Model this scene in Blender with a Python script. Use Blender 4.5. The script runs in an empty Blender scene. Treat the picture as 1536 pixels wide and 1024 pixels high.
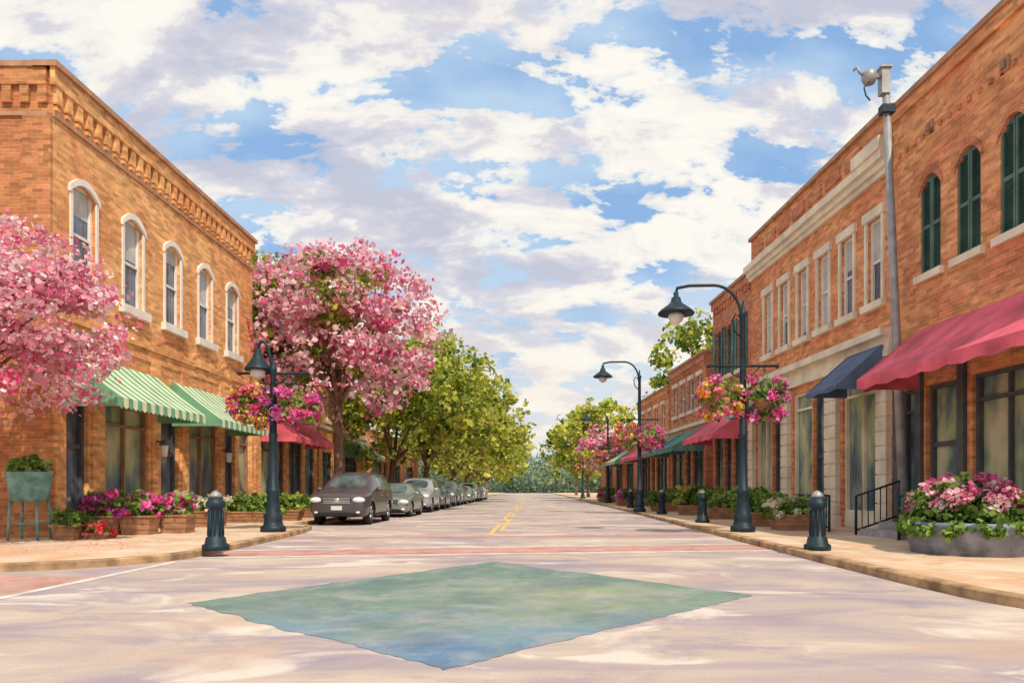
import bpy, bmesh, math, random
import numpy as np
from mathutils import Vector, Matrix
R = math.radians
rnd = random.Random(7)
scene = bpy.context.scene
COL = scene.collection

# ---------------------------------------------------------------- materials
def new_mat(name):
    m = bpy.data.materials.new(name); m.use_nodes = True
    nt = m.node_tree; nt.nodes.clear()
    out = nt.nodes.new('ShaderNodeOutputMaterial')
    return m, nt, out
def N(nt, t, **kw):
    n = nt.nodes.new(t)
    for k, v in kw.items():
        if k in n.inputs: n.inputs[k].default_value = v
        else: setattr(n, k, v)
    return n
def c4(c): return (c[0], c[1], c[2], 1)
def mixc(nt, fac, a, b, blend='MIX'):
    n = nt.nodes.new('ShaderNodeMix'); n.data_type = 'RGBA'; n.blend_type = blend
    def s(sock, v):
        if hasattr(v, 'links'): nt.links.new(v, sock)
        elif isinstance(v, (int, float)): sock.default_value = v
        else: sock.default_value = c4(v)
    s(n.inputs[0], fac); s(n.inputs[6], a); s(n.inputs[7], b)
    return n.outputs[2]
def ramp(nt, fac, stops):
    n = nt.nodes.new('ShaderNodeValToRGB'); cr = n.color_ramp
    while len(cr.elements) < len(stops): cr.elements.new(0.5)
    for e, (p, c) in zip(cr.elements, stops):
        e.position = p; e.color = c4(c) if not isinstance(c, (int, float)) else (c, c, c, 1)
    nt.links.new(fac, n.inputs[0]); return n.outputs[0]
def pos(nt): return nt.nodes.new('ShaderNodeNewGeometry').outputs['Position']
def noise(nt, scale, detail=4, rough=.55, vec=None, dist=0):
    n = N(nt, 'ShaderNodeTexNoise', Scale=scale, Detail=detail, Roughness=rough, Distortion=dist)
    nt.links.new(vec if vec is not None else pos(nt), n.inputs['Vector']); return n.outputs[0]
def principled(nt, out, col, rough=.7, metal=0, bump=None, bstr=.3, bdist=.01, spec=.5, coat=0):
    p = N(nt, 'ShaderNodeBsdfPrincipled', Roughness=rough, Metallic=metal)
    p.inputs['Specular IOR Level'].default_value = spec
    p.inputs['Coat Weight'].default_value = coat
    if hasattr(col, 'links'): nt.links.new(col, p.inputs['Base Color'])
    else: p.inputs['Base Color'].default_value = c4(col)
    if bump is not None:
        b = N(nt, 'ShaderNodeBump', Strength=bstr, Distance=bdist)
        nt.links.new(bump, b.inputs['Height']); nt.links.new(b.outputs[0], p.inputs['Normal'])
    nt.links.new(p.outputs[0], out.inputs[0]); return p
def plain(name, col, rough=.6, metal=0, var=.25, scale=3, bstr=.15, coat=0, wear=None, spec=.4):
    m, nt, out = new_mat(name)
    n1 = noise(nt, scale, 5)
    dark = tuple(c*(1-var) for c in col); lite = tuple(min(1, c*(1+var)) for c in col)
    c = ramp(nt, n1, [(.32, dark), (.68, lite)])
    if wear is not None:
        c = mixc(nt, ramp(nt, noise(nt, 1.7, 8, .72, dist=.4), [(.42, 0.), (.62, .85)]), c, wear)
        c = mixc(nt, .5, c, ramp(nt, noise(nt, 60, 3, .7), [(.3, .7), (.7, 1.25)]), 'MULTIPLY')
    principled(nt, out, c, rough, metal, noise(nt, scale*14, 3), bstr, .004, coat=coat, spec=spec)
    return m
def brick_mat(name, c1, c2, mortar, patch, scale=1.0, dirt=(.27,.13,.085)):
    m, nt, out = new_mat(name)
    s = nt.nodes.new('ShaderNodeSeparateXYZ'); nt.links.new(pos(nt), s.inputs[0])
    a = N(nt, 'ShaderNodeMath', operation='ADD'); nt.links.new(s.outputs[0], a.inputs[0]); nt.links.new(s.outputs[1], a.inputs[1])
    cb = nt.nodes.new('ShaderNodeCombineXYZ'); nt.links.new(a.outputs[0], cb.inputs[0]); nt.links.new(s.outputs[2], cb.inputs[1])
    b = nt.nodes.new('ShaderNodeTexBrick'); nt.links.new(cb.outputs[0], b.inputs['Vector'])
    b.inputs['Scale'].default_value = scale
    b.inputs['Brick Width'].default_value = .27; b.inputs['Row Height'].default_value = .09
    b.inputs['Mortar Size'].default_value = .011; b.inputs['Mortar Smooth'].default_value = .3
    b.inputs['Bias'].default_value = -.1
    b.inputs['Color1'].default_value = c4(c1); b.inputs['Color2'].default_value = c4(c2); b.inputs['Mortar'].default_value = c4(mortar)
    n1 = noise(nt, .5, 6, .62, dist=.8)
    f = ramp(nt, n1, [(.4, 0.0), (.6, .7)])
    col = mixc(nt, f, b.outputs[0], patch)
    n2 = noise(nt, 1.1, 7, .72, dist=.3)
    f2 = ramp(nt, n2, [(.55, 0.0), (.72, .55)])
    col = mixc(nt, f2, col, dirt)
    b2 = nt.nodes.new('ShaderNodeTexBrick'); nt.links.new(cb.outputs[0], b2.inputs['Vector'])
    for k_, v_ in (('Scale', scale), ('Brick Width', .27), ('Row Height', .09), ('Mortar Size', 0.0), ('Bias', 0.0)): b2.inputs[k_].default_value = v_
    b2.inputs['Color1'].default_value = (.58,.55,.55,1); b2.inputs['Color2'].default_value = (1.25,1.25,1.25,1)
    col = mixc(nt, .8, col, b2.outputs[0], 'MULTIPLY')
    mp = N(nt, 'ShaderNodeMapping'); mp.inputs['Scale'].default_value = (1.6, 7, 1); nt.links.new(cb.outputs[0], mp.inputs[0])
    n3 = noise(nt, 1.0, 3, .6, mp.outputs[0])
    f3 = ramp(nt, n3, [(.33, .72), (.5, 1.0), (.68, 1.25)])
    col = mixc(nt, .7, col, f3, 'MULTIPLY')
    principled(nt, out, col, .9, 0, b.outputs[1], -.5, .01, spec=.2)
    return m
def leaf_mat(name, trans=.35):
    m, nt, out = new_mat(name)
    at = nt.nodes.new('ShaderNodeVertexColor'); at.layer_name = 'Col'
    d = nt.nodes.new('ShaderNodeBsdfDiffuse'); t = nt.nodes.new('ShaderNodeBsdfTranslucent')
    mx = nt.nodes.new('ShaderNodeMixShader'); mx.inputs[0].default_value = trans
    nt.links.new(at.outputs[0], d.inputs[0]); nt.links.new(at.outputs[0], t.inputs[0])
    nt.links.new(d.outputs[0], mx.inputs[1]); nt.links.new(t.outputs[0], mx.inputs[2]); nt.links.new(mx.outputs[0], out.inputs[0])
    return m
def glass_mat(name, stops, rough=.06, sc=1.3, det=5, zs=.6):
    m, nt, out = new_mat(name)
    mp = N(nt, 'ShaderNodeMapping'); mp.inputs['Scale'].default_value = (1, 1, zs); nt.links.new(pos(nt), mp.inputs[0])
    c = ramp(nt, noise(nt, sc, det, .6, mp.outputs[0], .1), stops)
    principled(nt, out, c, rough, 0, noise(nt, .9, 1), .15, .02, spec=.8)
    return m

BR_L = brick_mat('brick_orange', (.8,.34,.11), (.66,.24,.08), (.64,.43,.25), (.88,.52,.22))
BR_LSHADE = brick_mat('brick_orange_shaded', (.52,.19,.07), (.42,.13,.055), (.46,.28,.16), (.6,.29,.12))  # orange brick darkened for the end wall; its shade is in the colour
BR_R = brick_mat('brick_red', (.75,.26,.11), (.62,.18,.08), (.62,.37,.23), (.84,.43,.19))
BR_R2 = brick_mat('brick_red_deep', (.62,.2,.1), (.48,.135,.075), (.54,.32,.22), (.66,.31,.16))
CREAM = plain('cream_stone', (.78,.69,.54), .8, var=.18, scale=1.4)
WHITE = plain('white_paint', (.8,.76,.69), .6, var=.1, scale=2)
COPING = plain('coping_brown', (.44,.24,.14), .8)
DARKFR = plain('dark_frame', (.085,.09,.1), .5)
BROWNFR = plain('brown_frame', (.3,.17,.1), .6)
SHUT = plain('shutter_green', (.075,.15,.12), .6, var=.35, scale=2)
IRON = plain('iron_blue_black', (.012,.03,.042), .5, 0, var=.3, scale=6, spec=.3)
GREY = plain('grey_metal', (.34,.34,.34), .5, .3)
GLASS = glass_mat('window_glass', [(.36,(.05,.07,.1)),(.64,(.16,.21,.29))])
SHOPG = glass_mat('shop_glass', [(.34,(.06,.09,.13)),(.46,(.14,.22,.24)),(.56,(.36,.42,.24)),(.68,(.58,.57,.38))], .08, .9, 3, .5)  # soft noise tones painted into the glass to read as reflections
INT = plain('dark_interior', (.05,.045,.05), .9)
GREEN = plain('awning_green', (.15,.36,.21), .8, var=.25, scale=1.5)
GCREAM = plain('awning_cream', (.64,.7,.47), .8, var=.12, scale=1.5)
RED = plain('awning_crimson', (.7,.12,.17), .8, var=.35, scale=1.2)
NAVY = plain('awning_navy', (.1,.15,.25), .8, var=.3, scale=1.2)
TEAL = plain('awning_teal', (.1,.25,.21), .8, var=.3)
BLUEGR = plain('awning_bluegrey', (.32,.38,.45), .8, var=.3)
WOOD = plain('planter_wood', (.38,.19,.1), .8, var=.35, scale=4)
SLATE = plain('planter_slate', (.24,.26,.34), .85, var=.4, scale=3, bstr=.5)
CONC = plain('step_concrete', (.34,.33,.35), .9, var=.25)
TEALM = plain('teal_metal', (.16,.34,.31), .5, .05, var=.4, scale=5)
BARK = plain('bark', (.2,.115,.08), .95, var=.5, scale=5, bstr=.8)
ROOF = plain('roof_felt', (.1,.1,.1), .9)
LEAF = leaf_mat('leaf', .5); PETAL = leaf_mat('petal', .42)
LAMPG = plain('lamp_glass', (.75,.72,.66), .25, var=.05)

# ---------------------------------------------------------------- mesh builder
class MB:
    def __init__(s): s.v=[]; s.f=[]; s.m=[]; s.mats=[]; s.smooth=[]
    def mi(s, mat):
        if mat not in s.mats: s.mats.append(mat)
        return s.mats.index(mat)
    def add(s, vs, fs, mat, sm=False):
        o=len(s.v); s.v += [tuple(p) for p in vs]; i=s.mi(mat)
        for f in fs: s.f.append(tuple(o+k for k in f)); s.m.append(i); s.smooth.append(sm)
    def done(s, name, parent=None, loc=(0,0,0), rec=True):
        me=bpy.data.meshes.new(name); L=Vector(loc)
        me.from_pydata([tuple(Vector(p)-L) for p in s.v], [], s.f)
        for m in s.mats: me.materials.append(m)
        me.polygons.foreach_set('material_index', s.m)
        me.polygons.foreach_set('use_smooth', s.smooth)
        if rec:
            bm=bmesh.new(); bm.from_mesh(me); bmesh.ops.recalc_face_normals(bm, faces=bm.faces); bm.to_mesh(me); bm.free()
        me.update()
        ob=bpy.data.objects.new(name, me); COL.objects.link(ob)
        if parent: ob.parent=parent
        else: ob.location=loc
        return ob
class Fr:
    def __init__(s,o,a,n): s.o=Vector(o); s.a=Vector(a).normalized(); s.n=Vector(n).normalized()
    def P(s,u,v,w): return s.o+s.a*u+s.n*v+Vector((0,0,w))
WORLD = Fr((0,0,0),(1,0,0),(0,1,0))
BF=[(0,1,2,3),(4,5,6,7),(0,1,5,4),(1,2,6,5),(2,3,7,6),(3,0,4,7)]
def box(mb, fr, u0,u1,v0,v1,w0,w1, mat):
    mb.add([fr.P(u0,v0,w0),fr.P(u1,v0,w0),fr.P(u1,v1,w0),fr.P(u0,v1,w0),fr.P(u0,v0,w1),fr.P(u1,v0,w1),fr.P(u1,v1,w1),fr.P(u0,v1,w1)],BF,mat)
def lathe(mb, c, prof, mat, seg=20, sm=True):
    c=Vector(c); vs=[]; fs=[]
    for z,r in prof:
        for k in range(seg):
            a=2*math.pi*k/seg; vs.append(c+Vector((r*math.cos(a), r*math.sin(a), z)))
    for i in range(len(prof)-1):
        for k in range(seg):
            fs.append((i*seg+k, i*seg+(k+1)%seg, (i+1)*seg+(k+1)%seg, (i+1)*seg+k))
    fs.append(tuple(range(seg))); fs.append(tuple((len(prof)-1)*seg+k for k in range(seg)))
    mb.add(vs, fs, mat, sm)
def tube(mb, pts, rad, mat, seg=8):
    pts=[Vector(p) for p in pts]
    if not isinstance(rad,(list,tuple)): rad=[rad]*len(pts)
    vs=[]; fs=[]; prev=None
    for i,p in enumerate(pts):
        d=(pts[min(i+1,len(pts)-1)]-pts[max(i-1,0)]).normalized()
        if prev is None: x=d.orthogonal().normalized()
        else: x=(prev-d*prev.dot(d)).normalized()
        prev=x; y=d.cross(x)
        for k in range(seg):
            a=2*math.pi*k/seg; vs.append(p+(x*math.cos(a)+y*math.sin(a))*rad[i])
    for i in range(len(pts)-1):
        for k in range(seg):
            fs.append((i*seg+k,i*seg+(k+1)%seg,(i+1)*seg+(k+1)%seg,(i+1)*seg+k))
    fs.append(tuple(range(seg))); fs.append(tuple((len(pts)-1)*seg+k for k in range(seg)))
    mb.add(vs,fs,mat,True)
def empty(name, loc):
    e=bpy.data.objects.new(name,None); e.location=loc; e.empty_display_size=.3; COL.objects.link(e); return e

# ---------------------------------------------------------------- foliage
def leaves(name, clumps, mat, parent=None, loc=(0,0,0), k=6, seed=0, flat=False):
    g=np.random.default_rng(seed); VV=[]; CC=[]
    for c,r,n,size,pal in clumps:
        d=g.normal(size=(n,3)); d/=np.linalg.norm(d,axis=1)[:,None]
        rad=g.random(n)**.5*(1+.25*g.random(n)**4)
        p=d*rad[:,None]*np.array(r)+np.array(c)
        nrm=g.normal(size=(n,3))*(.12 if flat else 1)+(0 if flat else d*.8)+np.array([0,0,1 if flat else .5]); nrm/=np.linalg.norm(nrm,axis=1)[:,None]
        t=np.cross(nrm,g.normal(size=(n,3))); t/=np.linalg.norm(t,axis=1)[:,None]; b=np.cross(nrm,t)
        s=size*(.5+.9*g.random(n)); asp=.55+.45*g.random(n)
        V=np.zeros((n,k,3))
        for i in range(k):
            a=2*math.pi*i/k
            V[:,i,:]=p+t*(s*math.cos(a))[:,None]+b*(s*asp*math.sin(a))[:,None]+nrm*(s*.18*(1 if i%2 else -1))[:,None]
        pl=np.array(pal); base=g.integers(len(pl)); idx=np.where(g.random(n)<.5, base, g.integers(len(pl),size=n))
        cc=pl[idx]*(.8+.4*g.random(n))[:,None]*(.82+.36*g.random())
        VV.append(V.reshape(-1,3)); CC.append(np.repeat(cc,k,axis=0))
    V=np.concatenate(VV)-np.array(loc); C=np.concatenate(CC); nf=len(V)//k
    me=bpy.data.meshes.new(name)
    me.vertices.add(len(V)); me.vertices.foreach_set('co',V.ravel())
    me.loops.add(len(V)); me.loops.foreach_set('vertex_index',np.arange(len(V)))
    me.polygons.add(nf); me.polygons.foreach_set('loop_start',np.arange(0,len(V),k))
    me.update(calc_edges=True)
    a=me.color_attributes.new('Col','FLOAT_COLOR','POINT')
    a.data.foreach_set('color',np.concatenate([np.clip(C,0,.92),np.ones((len(C),1))],axis=1).ravel())
    me.materials.append(mat)
    ob=bpy.data.objects.new(name,me); COL.objects.link(ob)
    if parent: ob.parent=parent
    else: ob.location=loc
    return ob
PINK=[(.9,.42,.5),(.9,.56,.6),(.88,.28,.42),(.92,.72,.72),(.82,.16,.33),(.9,.5,.56),(.9,.65,.66)]
GRN=[(.3,.37,.05),(.2,.29,.05),(.42,.47,.07),(.13,.21,.05),(.5,.5,.1)]
YGRN=[(.66,.64,.13),(.76,.72,.2),(.5,.54,.1),(.32,.4,.07)]
DGRN=[(.1,.17,.06),(.15,.23,.08),(.24,.32,.1)]
def tree(name, loc, crown, rad, trunk_r, ncl, nl, size, pal, seed, mat=LEAF, inner=None, spr=1.0):
    e=empty(name, loc); r=random.Random(seed); mb=MB(); L=Vector(loc); C=Vector(crown); rx,ry,rz=rad
    zf=C.z-rz*.95; base=L.copy(); fk=Vector((L.x+(C.x-L.x)*.35, L.y+(C.y-L.y)*.35, max(zf, L.z+1.6)))
    tube(mb,[base+Vector((0,0,-.05)),base+Vector((0,0,.25)),base.lerp(fk,.5)+Vector((r.uniform(-.12,.12),0,0)),fk],[trunk_r*1.5,trunk_r*1.05,trunk_r*.9,trunk_r*.75],BARK,9)
    cl=[]
    nb=9
    for i in range(nb):
        a=2*math.pi*(i+r.random()*.7)/nb; h=r.uniform(-.35,.85)
        q=math.sqrt(max(.05,1-h*h))*r.uniform(.6,.95)
        end=C+Vector((rx*q*math.cos(a),ry*q*math.sin(a),rz*h*.9))
        m1=fk.lerp(end,.35)+Vector((0,0,rz*.12)); m2=fk.lerp(end,.7)+Vector((r.uniform(-.2,.2),r.uniform(-.2,.2),rz*.1))
        tube(mb,[fk-Vector((0,0,.15)),m1,m2,end],[trunk_r*.55,trunk_r*.36,trunk_r*.22,trunk_r*.06],BARK,6)
        cl.append(end)
        for j in range(4):
            s=m1.lerp(end,r.uniform(0,.8)); e2=s+Vector((r.uniform(-1,1)*rx*.4,r.uniform(-1,1)*ry*.4,r.uniform(-.1,.9)*rz*.4))
            tube(mb,[s,s.lerp(e2,.5)+Vector((0,0,.1)),e2],[trunk_r*.2,trunk_r*.12,trunk_r*.03],BARK,5); cl.append(e2)
    mb.done('trunk_and_limbs',e,loc)
    while len(cl)<ncl:
        h=r.uniform(-.8,1); a=r.uniform(0,2*math.pi); q=math.sqrt(1-h*h)*r.uniform(.45,1.0)
        bump=1+.16*math.sin(3*a+seed)+.12*math.sin(5*a+2*seed)
        cl.append(C+Vector((rx*q*bump*math.cos(a),ry*q*bump*math.sin(a),rz*h*r.uniform(.78,1.04)*(1 if h>0 else .85))))
    out=[]
    for c in cl:
        s=r.uniform(.09,.23); p=pal
        if inner and r.random()<.2: p=inner
        out.append((c,(rx*s*1.25,ry*s*1.25,rz*s*.75),int(nl/len(cl)*r.uniform(.4,1.6)),size,p))
    for i in range(int(ncl*1.1*spr)):
        h=r.uniform(-.9,1); a=r.uniform(0,2*math.pi); q=math.sqrt(1-h*h); kk=r.uniform(1.03,1.18)
        out.append((C+Vector((rx*q*kk*math.cos(a),ry*q*kk*math.sin(a),rz*h*kk)),(rx*.13,ry*.13,rz*.12),max(5,int(nl/ncl*.12)),size,pal))
    leaves('crown',out,mat,e,loc,6,seed)
    return e

# ---------------------------------------------------------------- ground, road, pavements
def smooth_line(pts,n=6):
    P=[Vector((p[0],p[1],0)) for p in pts]; out=[]
    for i in range(len(P)-1):
        p0=P[max(i-1,0)];p1=P[i];p2=P[i+1];p3=P[min(i+2,len(P)-1)]
        if (p2-p1).length>20: out.append(p1); continue
        for k in range(n):
            t=k/n; out.append(.5*((2*p1)+(p2-p0)*t*.9+(2*p0-5*p1+4*p2-p3)*t*t*.9+(3*p1-p0-3*p2+p3)*t*t*t*.9) if (p1-p0).length<20 and (p3-p2).length<20 else p1.lerp(p2,t))
    out.append(P[-1]); return out
m,nt,out=new_mat('ground_soil_grass')
principled(nt,out,ramp(nt,noise(nt,.15,6),[(.35,(.16,.2,.08)),(.65,(.3,.3,.17))]),.95)
GROUND=m
m,nt,out=new_mat('road_asphalt')
mp=N(nt,'ShaderNodeMapping'); mp.inputs['Scale'].default_value=(.75,1.35,1); nt.links.new(pos(nt),mp.inputs[0]); pv=mp.outputs[0]
n1=noise(nt,.33,7,.62,pv,.8); c=ramp(nt,n1,[(.34,(.32,.27,.31)),(.45,(.41,.34,.33)),(.55,(.5,.41,.34)),(.68,(.62,.53,.44))])
n2=noise(nt,.7,7,.68,pv,.6); c=mixc(nt,ramp(nt,n2,[(.5,0.),(.6,.55)]),c,(.29,.24,.3))
n4=noise(nt,.55,6,.6,pv,1.2); c=mixc(nt,ramp(nt,n4,[(.55,0.),(.63,.75)]),c,(.7,.63,.54))
n5=noise(nt,.4,6,.6,pv,.9); c=mixc(nt,ramp(nt,n5,[(.53,0.),(.64,.55)]),c,(.5,.36,.27))
n3=noise(nt,60,3,.7); c=mixc(nt,.5,c,ramp(nt,n3,[(.3,.72),(.7,1.25)]),'MULTIPLY')
principled(nt,out,c,.9,0,noise(nt,90,3),.35,.006,spec=.2); ROAD=m
m,nt,out=new_mat('pavement_concrete')
s=N(nt,'ShaderNodeTexBrick'); nt.links.new(pos(nt),s.inputs['Vector']); s.offset=0
for k_,v_ in (('Scale',1),('Brick Width',1.35),('Row Height',1.35),('Mortar Size',.014),('Bias',-.3)): s.inputs[k_].default_value=v_
s.inputs['Color1'].default_value=c4((.64,.49,.33)); s.inputs['Color2'].default_value=c4((.58,.43,.29)); s.inputs['Mortar'].default_value=c4((.36,.24,.17))
c=mixc(nt,ramp(nt,noise(nt,.5,6,.65,dist=.6),[(.42,0.),(.62,.7)]),s.outputs[0],(.62,.34,.18))
c=mixc(nt,ramp(nt,noise(nt,.9,6,.6,dist=.6),[(.47,0.),(.64,.7)]),c,(.74,.64,.5))
c=mixc(nt,.5,c,ramp(nt,noise(nt,45,3,.7),[(.3,.75),(.7,1.2)]),'MULTIPLY')
principled(nt,out,c,.9,0,noise(nt,60,3),.3,.005,spec=.2); PAVE=m
KERB=plain('kerb_stone',(.4,.26,.14),.85,var=.5,scale=2.5,bstr=.5)
RD=(.48,.4,.36)
PINKP=plain('crosswalk_red',(.54,.22,.18),.85,var=.25,scale=1.6,bstr=.4,wear=(.54,.38,.32))
PALEP=plain('crosswalk_pale',(.66,.57,.48),.85,var=.15,scale=1.6,bstr=.4,wear=RD)
YEL=plain('road_paint_yellow',(.74,.48,.12),.8,var=.2,scale=3,wear=(.58,.44,.27))
WHP=plain('road_paint_white',(.74,.7,.64),.8,var=.1,scale=3,wear=RD)
def sheet(name,pts,z,mat):
    mb=MB(); mb.add([(x,y,z) for x,y in pts],[tuple(range(len(pts)))],mat)
    ob=mb.done(name,None,(0,0,0),False)
    if ob.data.polygons[0].normal.z<0: ob.data.flip_normals()
    return ob
sheet('ground',[(-900,-300),(900,-300),(900,1600),(-900,1600)],-.02,GROUND)
sheet('road',[(-8.3,-60),(5.6,-60),(5.6,420),(-8.3,420)],0,ROAD)
mb=MB()
for a,b in ((-90,-8.3),(5.6,90)): mb.add([(a,-14,0),(b,-14,0),(b,12.5,0),(a,12.5,0)],[(0,1,2,3)],ROAD)
mb.done('side_street_road',None,(0,0,0),False)
def pavement(name,pts,close,ztop=.12):
    L=smooth_line(pts); inn=[]
    for i,p in enumerate(L):
        d=(L[min(i+1,len(L)-1)]-L[max(i-1,0)]).normalized(); inn.append(p+Vector((-d.y,d.x,0))*.19)
    e=empty(name,(0,0,0)); mb=MB()
    poly=[(p.x,p.y,ztop) for p in inn]+[(c[0],c[1],ztop) for c in close]
    mb.add(poly,[tuple(range(len(poly)))],PAVE); mb.done('paving',e,(0,0,0))
    for p in e.children[0].data.polygons:
        if p.normal.z<0: e.children[0].data.flip_normals(); break
    mb=MB(); n=len(L); z=ztop+.012
    vs=[(p.x,p.y,-.02) for p in L]+[(p.x,p.y,z-.02) for p in L]+[(p.x+(q.x-p.x)*.12,p.y+(q.y-p.y)*.12,z) for p,q in zip(L,inn)]+[(q.x,q.y,z) for q in inn]+[(q.x,q.y,-.02) for q in inn]
    fs=[]
    for i in range(n-1):
        for j in range(4): fs.append((j*n+i,j*n+i+1,(j+1)*n+i+1,(j+1)*n+i))
    mb.add(vs,fs,KERB); mb.done('kerb',e,(0,0,0))
pavement('pavement',[(-60,11.0),(-12,11.05),(-9.4,11.15),(-8.2,11.5),(-7.1,12.3),(-6.5,13.4),(-6.4,14.8),(-6.5,18),(-6.75,21.5),(-7.1,23.5),(-7.8,24.8),(-8.15,26.2),(-8.15,34),(-8.15,400)],[(-60,400)])
pavement('pavement',[(5.55,400),(5.4,40),(5.3,34),(5.2,26),(5.12,18),(5.1,10),(5.5,7.4),(6.8,6.1),(9,5.8),(14,5.75),(60,5.7)],[(60,400)])
e=empty('crosswalk_marking',(0,15,0))
def strip(mb,a,b,c,d,z,mat): mb.add([(a[0],a[1],z),(b[0],b[1],z),(c[0],c[1],z),(d[0],d[1],z)],[(0,1,2,3)],mat)
mb=MB()
def band(y0l,y1l,y0r,y1r,z,mat,x0=-6.38,x1=5.1):
    n=40; rr=random.Random(int(y0l*10)); f=lambda l,r,t:l+(r-l)*t
    ja=[rr.uniform(-.05,.05) for _ in range(n+1)]; jb=[rr.uniform(-.05,.05) for _ in range(n+1)]
    for i in range(n):
        a=i/n; b=(i+1)/n
        strip(mb,(f(x0,x1,a),f(y0l,y0r,a)+ja[i]),(f(x0,x1,b),f(y0l,y0r,b)+ja[i+1]),(f(x0,x1,b),f(y1l,y1r,b)+jb[i+1]),(f(x0,x1,a),f(y1l,y1r,a)+jb[i]),z,mat)
band(14.2,15.2,15.9,17.0,.004,PINKP); band(19.2,19.7,20.6,21.2,.004,PINKP,-6.55,5.13); band(15.35,15.65,17.15,17.5,.004,PALEP); band(13.7,14.0,15.3,15.7,.004,PALEP)
ob=mb.done('bands',e,(0,15,0),False)
sheet('brick_crossing',[(-8.6,2),(-6.45,2),(-6.45,10.95),(-8.6,10.95)],.004,plain('crossing_brick',(.48,.25,.19),.9,var=.3,scale=2.2,bstr=.6,wear=(.48,.37,.34)))
sheet('road_edge_line',[(-6.4,2),(-6.22,2),(-6.32,13.2),(-6.46,13.2)],.004,WHP)
mb=MB()
for x,ys in ((-1.24,(20.5,27,30,41,46,60)),(-1.0,(22.5,31,34,38,43,52,57,80))):
    for a,b in zip(ys[::2],ys[1::2]): strip(mb,(x-.07,a),(x+.07,a),(x+.07,b),(x-.07,b),.004,YEL)
mb.done('centre_line_marking',None,(0,0,0),False)
m,nt,out=new_mat('mural_paint')
s=nt.nodes.new('ShaderNodeSeparateXYZ'); nt.links.new(pos(nt),s.inputs[0])
mr=N(nt,'ShaderNodeMapRange'); nt.links.new(s.outputs[1],mr.inputs[0]); mr.inputs[1].default_value=5.3; mr.inputs[2].default_value=10
ad=N(nt,'ShaderNodeMath',operation='MULTIPLY_ADD'); nz=noise(nt,.6,6,.65,dist=.8); nt.links.new(nz,ad.inputs[0]); ad.inputs[1].default_value=1.5
sb=N(nt,'ShaderNodeMath',operation='SUBTRACT'); nt.links.new(mr.outputs[0],sb.inputs[0]); sb.inputs[1].default_value=.72; nt.links.new(sb.outputs[0],ad.inputs[2])
c=ramp(nt,ad.outputs[0],[(.0,(.11,.2,.33)),(.22,(.16,.26,.34)),(.42,(.2,.29,.28)),(.6,(.18,.26,.2)),(.95,(.15,.24,.18))])
dx=N(nt,'ShaderNodeVectorMath',operation='DISTANCE'); nt.links.new(pos(nt),dx.inputs[0]); dx.inputs[1].default_value=(.45,9.0,0)
dn=N(nt,'ShaderNodeMath',operation='MULTIPLY_ADD'); nt.links.new(noise(nt,1.1,6,.7,dist=.5),dn.inputs[0]); dn.inputs[1].default_value=1.8; nt.links.new(dx.outputs['Value'],dn.inputs[2])
sc=N(nt,'ShaderNodeMath',operation='MULTIPLY'); nt.links.new(dn.outputs[0],sc.inputs[0]); sc.inputs[1].default_value=.33
c=mixc(nt,ramp(nt,sc.outputs[0],[(.35,.8),(.85,0.)]),c,(.37,.4,.22))
c=mixc(nt,ramp(nt,noise(nt,1.3,8,.75,dist=.6),[(.44,0.),(.62,.6)]),c,(.38,.36,.36))
c=mixc(nt,ramp(nt,noise(nt,.8,6,.7,dist=.4),[(.46,0.),(.62,.55)]),c,(.1,.15,.18))
c=mixc(nt,.5,c,ramp(nt,noise(nt,60,3,.7),[(.3,.7),(.7,1.25)]),'MULTIPLY')
principled(nt,out,c,.85,0,noise(nt,90,3),.3,.005,spec=.2)
P4=[(-3.96,8.35),(-.65,5.26),(2.68,9.0),(-.72,13.1)]; PP=[]; rr=random.Random(2)
for i in range(4):
    a=Vector(P4[i]); b=Vector(P4[(i+1)%4]); nn=(b-a).normalized(); nn=Vector((-nn.y,nn.x)); off=0
    for k in range(60):
        off=off*.7+rr.uniform(-.03,.03); q=a.lerp(b,k/60)+nn*(off if k else 0); PP.append((q.x,q.y))
sheet('road_mural',PP,.004,m)

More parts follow.
